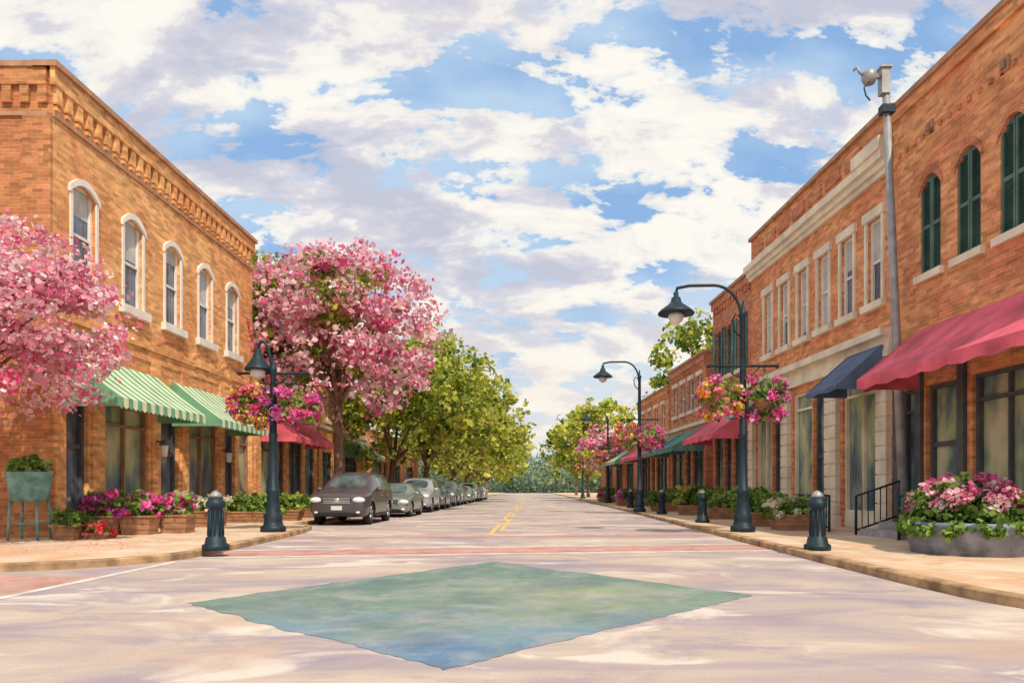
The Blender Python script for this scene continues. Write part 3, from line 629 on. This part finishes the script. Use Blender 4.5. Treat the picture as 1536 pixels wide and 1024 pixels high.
def round_planter(x,y,r,h,seed):
    e=empty('round_flower_planter',(x,y,.12)); mb=MB()
    lathe(mb,(x,y,.12),[(0,r*.96),(h*.3,r*.98),(h*.32,r*1.0),(h*.62,r*1.01),(h*.64,r*1.03),(h,r*1.05),(h+.06,r*1.05),(h+.06,r*.9),(h-.02,r*.88)],SLATE,28)
    mb.done('stone_tub',e,(x,y,.12)); rr=random.Random(seed)
    cl=[((x,y,.12+h+.14),(r*1.06,r*1.06,.4),2300,.07,LGR)]
    for k in range(26):   # greenery spilling over the rim
        a=6.283*k/26+rr.uniform(-.1,.1); cl.append(((x+r*1.08*math.cos(a),y+r*1.08*math.sin(a),.12+h-rr.uniform(-.06,.12)),(.16,.16,.12),34,.06,LGR))
    for k in range(110):
        a=rr.uniform(0,6.28); q=r*math.sqrt(rr.random())*.98
        cl.append(((x+q*math.cos(a),y+q*math.sin(a),.12+h+rr.uniform(.18,.5)+.42*(1-(q/r)**2)),(.14,.14,.11),42,.047,PINK+FLW1[:2] if rr.random()<.74 else LGR))
    leaves('flowers',cl,PETAL,e,(x,y,.12),6,seed)
round_planter(8.1,13.6,1.03,.52,41)
def stand(x,y):
    e=empty('metal_planter_stand',(x,y,.12)); mb=MB()
    for a in (-.3,.3):
        for b in (-.2,.2): tube(mb,[(x+a*1.15,y+b*1.15,.12),(x+a,y+b,1.1)],.03,TEALM,6)
    for z in (.5,1.05):
        tube(mb,[(x-.33,y-.2,z),(x+.33,y-.2,z)],.02,TEALM,6); tube(mb,[(x-.33,y+.2,z),(x+.33,y+.2,z)],.02,TEALM,6)
    lathe(mb,(x,y,1.0),[(0,.3),(.06,.38),(.35,.43),(.62,.46),(.66,.49),(.7,.49),(.7,.42)],TEALM,20)
    mb.done('bowl_and_legs',e,(x,y,.12)); cl=[((x,y,1.82),(.42,.35,.26),460,.07,DGRN+LGR)]
    leaves('plants',cl,LEAF,e,(x,y,.12),6,51)
stand(-11.75,17.1)

# ---------------------------------------------------------------- cars
TYRE=plain('tyre',(.02,.02,.022),.85); RIM=plain('alloy_rim',(.45,.46,.48),.3,.8,var=.1)
CGL=glass_mat('car_glass',[(.38,(.03,.045,.05)),(.62,(.1,.15,.15))],.04); HEAD=plain('headlight',(.8,.82,.82),.12,0,var=.1); BLK=plain('black_trim',(.02,.02,.022),.5)
PLATE=plain('plate',(.65,.65,.62),.5,var=.05); CHR=plain('chrome',(.65,.65,.65),.25,.7,var=.05); TAIL=plain('tail_light',(.4,.02,.02),.2)
SUV=dict(st=[(0,.72,.42,.72,.6,.78),(.06,.86,.30,.86,.72,.96),(.3,.93,.26,.98,.8,1.08),(.95,.945,.25,1.04,.82,1.13),(1.25,.945,.25,1.07,.81,1.18),(1.9,.945,.25,1.08,.71,1.63),(2.08,.945,.25,1.08,.70,1.69),(2.85,.945,.25,1.09,.70,1.74),(2.95,.945,.25,1.09,.70,1.74),(3.7,.94,.25,1.10,.68,1.72),(3.82,.94,.26,1.10,.68,1.71),(4.35,.93,.28,1.11,.66,1.66),(4.52,.9,.32,1.08,.64,1.55),(4.68,.86,.36,.98,.68,1.06),(4.74,.78,.42,.85,.62,.9)],
  wheels=(.92,3.72),wr=.37,glass=[(6,7),(8,9),(10,11)],rear=12)
SED=dict(st=[(0,.62,.36,.55,.5,.58),(.07,.8,.24,.66,.64,.72),(.35,.88,.2,.78,.72,.84),(1.05,.9,.19,.88,.74,.93),(1.4,.9,.19,.92,.72,.98),(2.1,.9,.19,.93,.60,1.36),(2.25,.9,.19,.93,.59,1.4),(2.85,.9,.19,.94,.59,1.43),(2.95,.9,.19,.94,.59,1.43),(3.5,.9,.2,.95,.58,1.38),(3.62,.9,.2,.95,.58,1.36),(4.1,.88,.22,.95,.66,1.06),(4.2,.88,.22,.94,.7,1.02),(4.5,.84,.26,.88,.7,.98),(4.6,.74,.36,.78,.6,.85)],
  wheels=(.95,3.6),wr=.33,glass=[(6,7),(8,9)],rear=10)
def body_mesh(spec,paint):
    st=spec['st']; n=len(st); V=[]
    for (y,w,zb,bz,rw,tz) in st:
        half=[(0,zb),(w*.86,zb),(w*.99,zb+.1),(w*1.0,(zb+bz)*.52),(w*.96,bz),(rw,tz-.06),(rw*.84,tz-.01),(0,tz+.02)]
        ring=[(x,z) for x,z in half]+[(-x,z) for x,z in half[1:-1][::-1]]
        for x,z in ring: V.append((x,y,z))
    k=14; F=[]; MI=[]; gl=set(spec['glass'])
    for i in range(n-1):
        for j in range(k):
            F.append((i*k+j,i*k+(j+1)%k,(i+1)*k+(j+1)%k,(i+1)*k+j)); m=0
            if j in (4,9) and (i,i+1) in gl: m=1
            if i==4 and j in (6,7): m=1
            if i==spec['rear'] and j in (6,7): m=1
            if j in (0,13): m=2
            MI.append(m)
    F.append(tuple(range(k))[::-1]); MI.append(0); F.append(tuple((n-1)*k+j for j in range(k))); MI.append(0)
    me=bpy.data.meshes.new('body'); me.from_pydata(V,[],F)
    for m_ in (paint,CGL,BLK): me.materials.append(m_)
    me.polygons.foreach_set('material_index',MI); me.polygons.foreach_set('use_smooth',[True]*len(F))
    bm=bmesh.new(); bm.from_mesh(me); bmesh.ops.recalc_face_normals(bm,faces=bm.faces)
    cl=bm.edges.layers.float.get('crease_edge') or bm.edges.layers.float.new('crease_edge')
    for ed in bm.edges:
        fs=ed.link_faces
        if len(fs)==2 and fs[0].material_index!=fs[1].material_index: ed[cl]=.85
        a,b=[v.index%k for v in ed.verts]
        if a==b and a in (4,10): ed[cl]=max(ed[cl],.6)
    bm.to_mesh(me); bm.free()
    ob=bpy.data.objects.new('tmp',me); COL.objects.link(ob)
    ss=ob.modifiers.new('s','SUBSURF'); ss.levels=2; ss.render_levels=2
    cuts=[]
    for wy in spec['wheels']:
        for sx in (-1,1):
            cb=MB(); c=Vector((sx*.98,wy,spec['wr']-.01)); seg=28; vs=[];r=spec['wr']+.055
            for q in (-.3,.2):
                for t in range(seg):
                    a=2*math.pi*t/seg; vs.append(c+Vector((sx*q,r*math.cos(a),r*math.sin(a))))
            fs=[(t,(t+1)%seg,seg+(t+1)%seg,seg+t) for t in range(seg)]+[tuple(range(seg)),tuple(range(seg,2*seg))]
            cb.add(vs,fs,BLK); co=cb.done('cut'); cuts.append(co)
            bo=ob.modifiers.new('b','BOOLEAN'); bo.object=co; bo.operation='DIFFERENCE'; bo.solver='EXACT'
    dg=bpy.context.evaluated_depsgraph_get(); res=bpy.data.meshes.new_from_object(ob.evaluated_get(dg)); res.name='car_body'
    for c_ in cuts+[ob]: bpy.data.objects.remove(c_)
    return res
def ell(mb,c,r,mat,seg=14,ring=8):
    vs=[];fs=[]
    for i in range(ring+1):
        p=math.pi*i/ring
        for k in range(seg):
            a=2*math.pi*k/seg; vs.append((c[0]+r[0]*math.sin(p)*math.cos(a),c[1]+r[1]*math.sin(p)*math.sin(a),c[2]+r[2]*math.cos(p)))
    for i in range(ring):
        for k in range(seg): fs.append((i*seg+k,i*seg+(k+1)%seg,(i+1)*seg+(k+1)%seg,(i+1)*seg+k))
    mb.add(vs,fs,mat,True)
def details(spec,paint):
    suv=spec is SUV; d=MB(); hz=.8 if suv else .63; W=.9 if suv else .86
    for s in (-1,1):
        ell(d,(s*.66,.11,hz),(.21,.15,.1),HEAD); ell(d,(s*.64,.06,.42 if suv else .34),(.09,.05,.05),HEAD)
        ell(d,(s*(W+.1),1.55,1.14 if suv else .98),(.12,.07,.085),paint)
        ell(d,(s*.72,spec['st'][-1][0]-.1,.95 if suv else .78),(.13,.1,.1),TAIL)
        for yy in (2.35,3.35): box(d,WORLD,s*(W+.015)-.02,s*(W+.015)+.02,yy,yy+.18,.93 if suv else .8,.955 if suv else .825,CHR)
        box(d,WORLD,s*W-.03,s*W+.03,spec['wheels'][0]+.5,spec['wheels'][1]-.5,.26 if suv else .2,.34 if suv else .27,BLK)
        if suv: tube(d,[(s*.62,2.1,1.71),(s*.63,2.2,1.77),(s*.63,4.1,1.75),(s*.62,4.2,1.69)],.02,BLK,6)
    box(d,WORLD,-.44,.44,.01,.2,hz-.12,hz+.09,BLK)
    for zz in (hz-.08,hz-.02,hz+.05): box(d,WORLD,-.42,.42,-.01,.02,zz-.013,zz+.013,CHR)
    ell(d,(0,-.01,hz-.01),(.09,.02,.08),CHR)
    box(d,WORLD,-.55,.55,.01,.2,.32 if suv else .26,.44 if suv else .34,BLK)
    box(d,WORLD,-.17,.17,-.02,.05,.49 if suv else .38,.62 if suv else .49,PLATE)
    w=MB(); wr=spec['wr']
    for wy in spec['wheels']:
        for s in (-1,1):
            cx=s*(W-.12); seg=26
            prof=[(-.11,wr*.6),(-.11,wr*.93),(-.07,wr),(.07,wr),(.11,wr*.93),(.115,wr*.68),(.08,wr*.66)]
            vs=[];fs=[]
            for q,r in prof:
                for t in range(seg):
                    a=2*math.pi*t/seg; vs.append((cx+s*q,wy+r*math.cos(a),wr+r*math.sin(a)))
            for i in range(len(prof)-1):
                for t in range(seg): fs.append((i*seg+t,i*seg+(t+1)%seg,(i+1)*seg+(t+1)%seg,(i+1)*seg+t))
            w.add(vs,fs,TYRE,True)
            w.add([(cx+s*.05,wy+wr*.67*math.cos(2*math.pi*t/seg),wr+wr*.67*math.sin(2*math.pi*t/seg)) for t in range(seg)],[tuple(range(seg))],BLK)
            for t in range(5):
                a=2*math.pi*t/5+.3; p=Vector((cx+s*.085,wy,wr)); q=p+Vector((0,math.cos(a),math.sin(a)))*wr*.64
                tube(w,[p,q],[.05,.04],RIM,6)
            tube(w,[(cx+s*.06,wy+wr*.66*math.cos(2*math.pi*t/20),wr+wr*.66*math.sin(2*math.pi*t/20)) for t in range(21)],.018,RIM,5)
    return d,w
PAINT={}
def car(spec,x,y,color,sc=1.0,cache={}):
    if color not in PAINT: PAINT[color]=plain('car_paint',color,.3,.25,var=.06,scale=1,bstr=0,coat=.5)
    P=PAINT[color]; key=id(spec)
    if key not in cache: cache[key]=body_mesh(spec,P)
    e=empty('parked_car',(x,y,0)); e.scale=(sc,sc,sc); me=cache[key].copy(); me.materials[0]=P
    b=bpy.data.objects.new('body',me); COL.objects.link(b); b.parent=e
    d,w=details(spec,P); d.done('lights_grille_trim',e); w.done('wheels',e)
car(SUV,-6.95,25.9,(.09,.08,.085),1.13)
cols=[(.25,.28,.27),(.42,.45,.48),(.3,.35,.42),(.15,.18,.22),(.5,.52,.53),(.25,.27,.29),(.55,.55,.55),(.15,.17,.21),(.4,.4,.41)]
for i,c in enumerate(cols): car(SUV if i in (1,3,6) else SED,-6.7+rnd.uniform(-.08,.08),33.2+i*6.7,c,1.12)

# ---------------------------------------------------------------- trees
tree('cherry_blossom_tree',(-11.9,14.6,.12),(-11.75,14.9,4.7),(2.85,2.1,1.95),.16,120,22000,.056,PINK,5,PETAL,spr=1.6)
tree('cherry_blossom_tree',(-8.9,33.6,.12),(-9.0,33.8,8.5),(4.1,3.6,3.5),.24,130,15500,.115,PINK,12,PETAL,inner=GRN,spr=2.0)
tree('street_tree',(-16,43,.12),(-15.0,42,10),(4.2,4,4),.3,90,9500,.16,YGRN+GRN,21,LEAF)
tree('street_tree',(-12.9,36.5,.12),(-12.8,36.0,9.3),(2.4,2.2,3.2),.2,60,6500,.13,GRN+YGRN,26,LEAF)
tree('street_tree',(-9.1,45,.12),(-7.6,45,6.9),(4.3,4.3,4.0),.25,110,10500,.14,YGRN+GRN,22,LEAF,spr=1.5)
tree('street_tree',(-9.0,58,.12),(-7.3,58,7.5),(4.9,4.5,4.6),.28,100,8500,.18,YGRN+GRN,23,LEAF,spr=1.5)
tree('street_tree',(-9.0,73,.12),(-6.4,73,7.3),(5.5,5,4.9),.28,90,7500,.22,YGRN,24,LEAF,spr=1.5)
tree('street_tree',(-9.2,92,.12),(-6.9,92,7.2),(5.7,5,4.6),.28,80,6000,.28,YGRN,25,LEAF)
tree('street_tree',(-9.4,118,.12),(-7.6,118,7.3),(6,6,4.8),.3,70,5000,.34,GRN+YGRN,27,LEAF)
tree('street_tree',(-10,150,.12),(-8.6,150,8),(7,6,5.4),.3,60,4500,.42,GRN,28,LEAF)
tree('street_tree',(14,58,.12),(13.5,56,9.5),(4.5,4.5,4.5),.3,80,7500,.18,GRN+YGRN,31,LEAF)
tree('street_tree',(7.6,80,.12),(7.8,80,6.8),(4.6,4.5,3.8),.25,80,6500,.22,YGRN,32,LEAF)
tree('street_tree',(7.8,104,.12),(7.5,104,7.2),(5,4.5,4.6),.25,70,5500,.28,GRN+YGRN,33,LEAF)
tree('street_tree',(8.2,140,.12),(8,140,8),(6,5,5),.25,60,4500,.36,GRN,34,LEAF)
tree('cherry_blossom_tree',(7.3,70,.12),(7.0,70,5.2),(2.4,2.4,1.9),.15,50,3500,.15,PINK,35,PETAL)
leaves('fallen_petals',[((-9.4,15.2,.137),(2.6,2.3,.002),200,.026,PINK),((-9.4,31.5,.137),(1.2,4.5,.002),220,.035,PINK),((-7.2,32,.012),(1.6,5,.002),160,.035,PINK)],PETAL,None,(0,0,0),6,91,True)
cl=[]; r=random.Random(3)
BG=[(.28,.4,.26),(.34,.46,.28),(.22,.34,.3),(.5,.56,.26),(.28,.4,.4)]  # pale bluish greens, distance haze mixed into the leaf colours
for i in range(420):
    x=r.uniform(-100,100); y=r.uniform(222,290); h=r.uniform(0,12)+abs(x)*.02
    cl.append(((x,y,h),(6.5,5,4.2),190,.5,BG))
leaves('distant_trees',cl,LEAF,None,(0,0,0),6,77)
m,nt,out=new_mat('hill_woods'); principled(nt,out,ramp(nt,noise(nt,.05,8,.7),[(.35,(.24,.33,.28)),(.65,(.34,.42,.34))]),.95)  # woods colour greyed and blued, haze painted in
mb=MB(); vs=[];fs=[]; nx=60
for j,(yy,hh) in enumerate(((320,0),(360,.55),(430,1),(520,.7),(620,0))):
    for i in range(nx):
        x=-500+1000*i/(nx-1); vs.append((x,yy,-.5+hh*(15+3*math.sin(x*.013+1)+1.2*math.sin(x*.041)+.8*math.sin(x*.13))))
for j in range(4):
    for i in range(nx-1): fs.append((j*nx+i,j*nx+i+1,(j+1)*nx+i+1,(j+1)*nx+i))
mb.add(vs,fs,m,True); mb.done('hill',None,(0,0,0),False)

# ---------------------------------------------------------------- light and sky
az=Vector((.42,-.9,0)).normalized(); elev=R(52)
sd=Vector((az.x*math.cos(elev),az.y*math.cos(elev),math.sin(elev)))
sl=bpy.data.lights.new('sun','SUN'); sl.energy=3.9; sl.angle=R(1.0); sl.color=(1,.88,.72)
so=bpy.data.objects.new('sun',sl); so.rotation_euler=sd.to_track_quat('Z','Y').to_euler(); COL.objects.link(so)
w=bpy.data.worlds.new('World'); scene.world=w; w.use_nodes=True; nt=w.node_tree; nt.nodes.clear()
wo=nt.nodes.new('ShaderNodeOutputWorld'); bg=nt.nodes.new('ShaderNodeBackground'); bg.inputs[1].default_value=.109
nt.links.new(bg.outputs[0],wo.inputs[0])
sky=nt.nodes.new('ShaderNodeTexSky'); sky.sky_type='NISHITA'; sky.sun_disc=False; sky.sun_elevation=elev; sky.sun_rotation=math.atan2(az.x,az.y)
sky.air_density=1.0; sky.dust_density=1.0; sky.ozone_density=1.5
tc=nt.nodes.new('ShaderNodeTexCoord'); s=nt.nodes.new('ShaderNodeSeparateXYZ'); nt.links.new(tc.outputs['Generated'],s.inputs[0])
def M(op,a,b=None,c=None):
    n=nt.nodes.new('ShaderNodeMath'); n.operation=op
    for i,x in enumerate((a,b,c)):
        if x is None: continue
        if hasattr(x,'links'): nt.links.new(x,n.inputs[i])
        else: n.inputs[i].default_value=x
    return n.outputs[0]
zc=M('MAXIMUM',s.outputs[2],0.0); den=M('ADD',zc,.5)
cb=nt.nodes.new('ShaderNodeCombineXYZ'); nt.links.new(M('DIVIDE',s.outputs[0],den),cb.inputs[0]); nt.links.new(M('MULTIPLY',M('DIVIDE',s.outputs[1],den),1.75),cb.inputs[1]); cb.inputs[2].default_value=5.1
nA=noise(nt,6.6,8,.6,cb.outputs[0],.15)
cover=ramp(nt,nA,[(.44,0.),(.465,.7),(.51,1.)])
nB=noise(nt,5.0,8,.6,cb.outputs[0],.3)
ccol=ramp(nt,nB,[(.44,(9.1,8.8,8.1)),(.5,(8.4,8.1,7.7)),(.54,(6.6,6.5,7.1)),(.62,(5.2,5.4,6.4))])
ccol=mixc(nt,ramp(nt,noise(nt,2.4,4,.5,cb.outputs[0]),[(.52,0.),(.7,.5)]),ccol,(8.6,7.0,6.8))
blue=mixc(nt,.75,sky.outputs[0],(2.9,5.0,8.3))
blue=mixc(nt,ramp(nt,noise(nt,3.4,5,.5,cb.outputs[0]),[(.4,0.),(.58,.75)]),blue,(5.2,6.7,8.2))
col=mixc(nt,cover,blue,ccol)
hz=ramp(nt,zc,[(.0,.9),(.1,.5),(.28,0.)])
col=mixc(nt,hz,col,(8.8,8.3,7.2))
nt.links.new(col,bg.inputs[0])

cam=bpy.data.cameras.new('camera'); cam.lens=1100/1536*36; cam.sensor_width=36; cam.clip_end=3000; cam.clip_start=.1
cam.shift_y=221/1536; cam.shift_x=-32/1536
co=bpy.data.objects.new('camera',cam); co.location=(0,0,1.3); co.rotation_euler=(R(90),0,0); COL.objects.link(co); scene.camera=co
scene.view_settings.view_transform='Standard'; scene.view_settings.look='None'; scene.view_settings.exposure=0
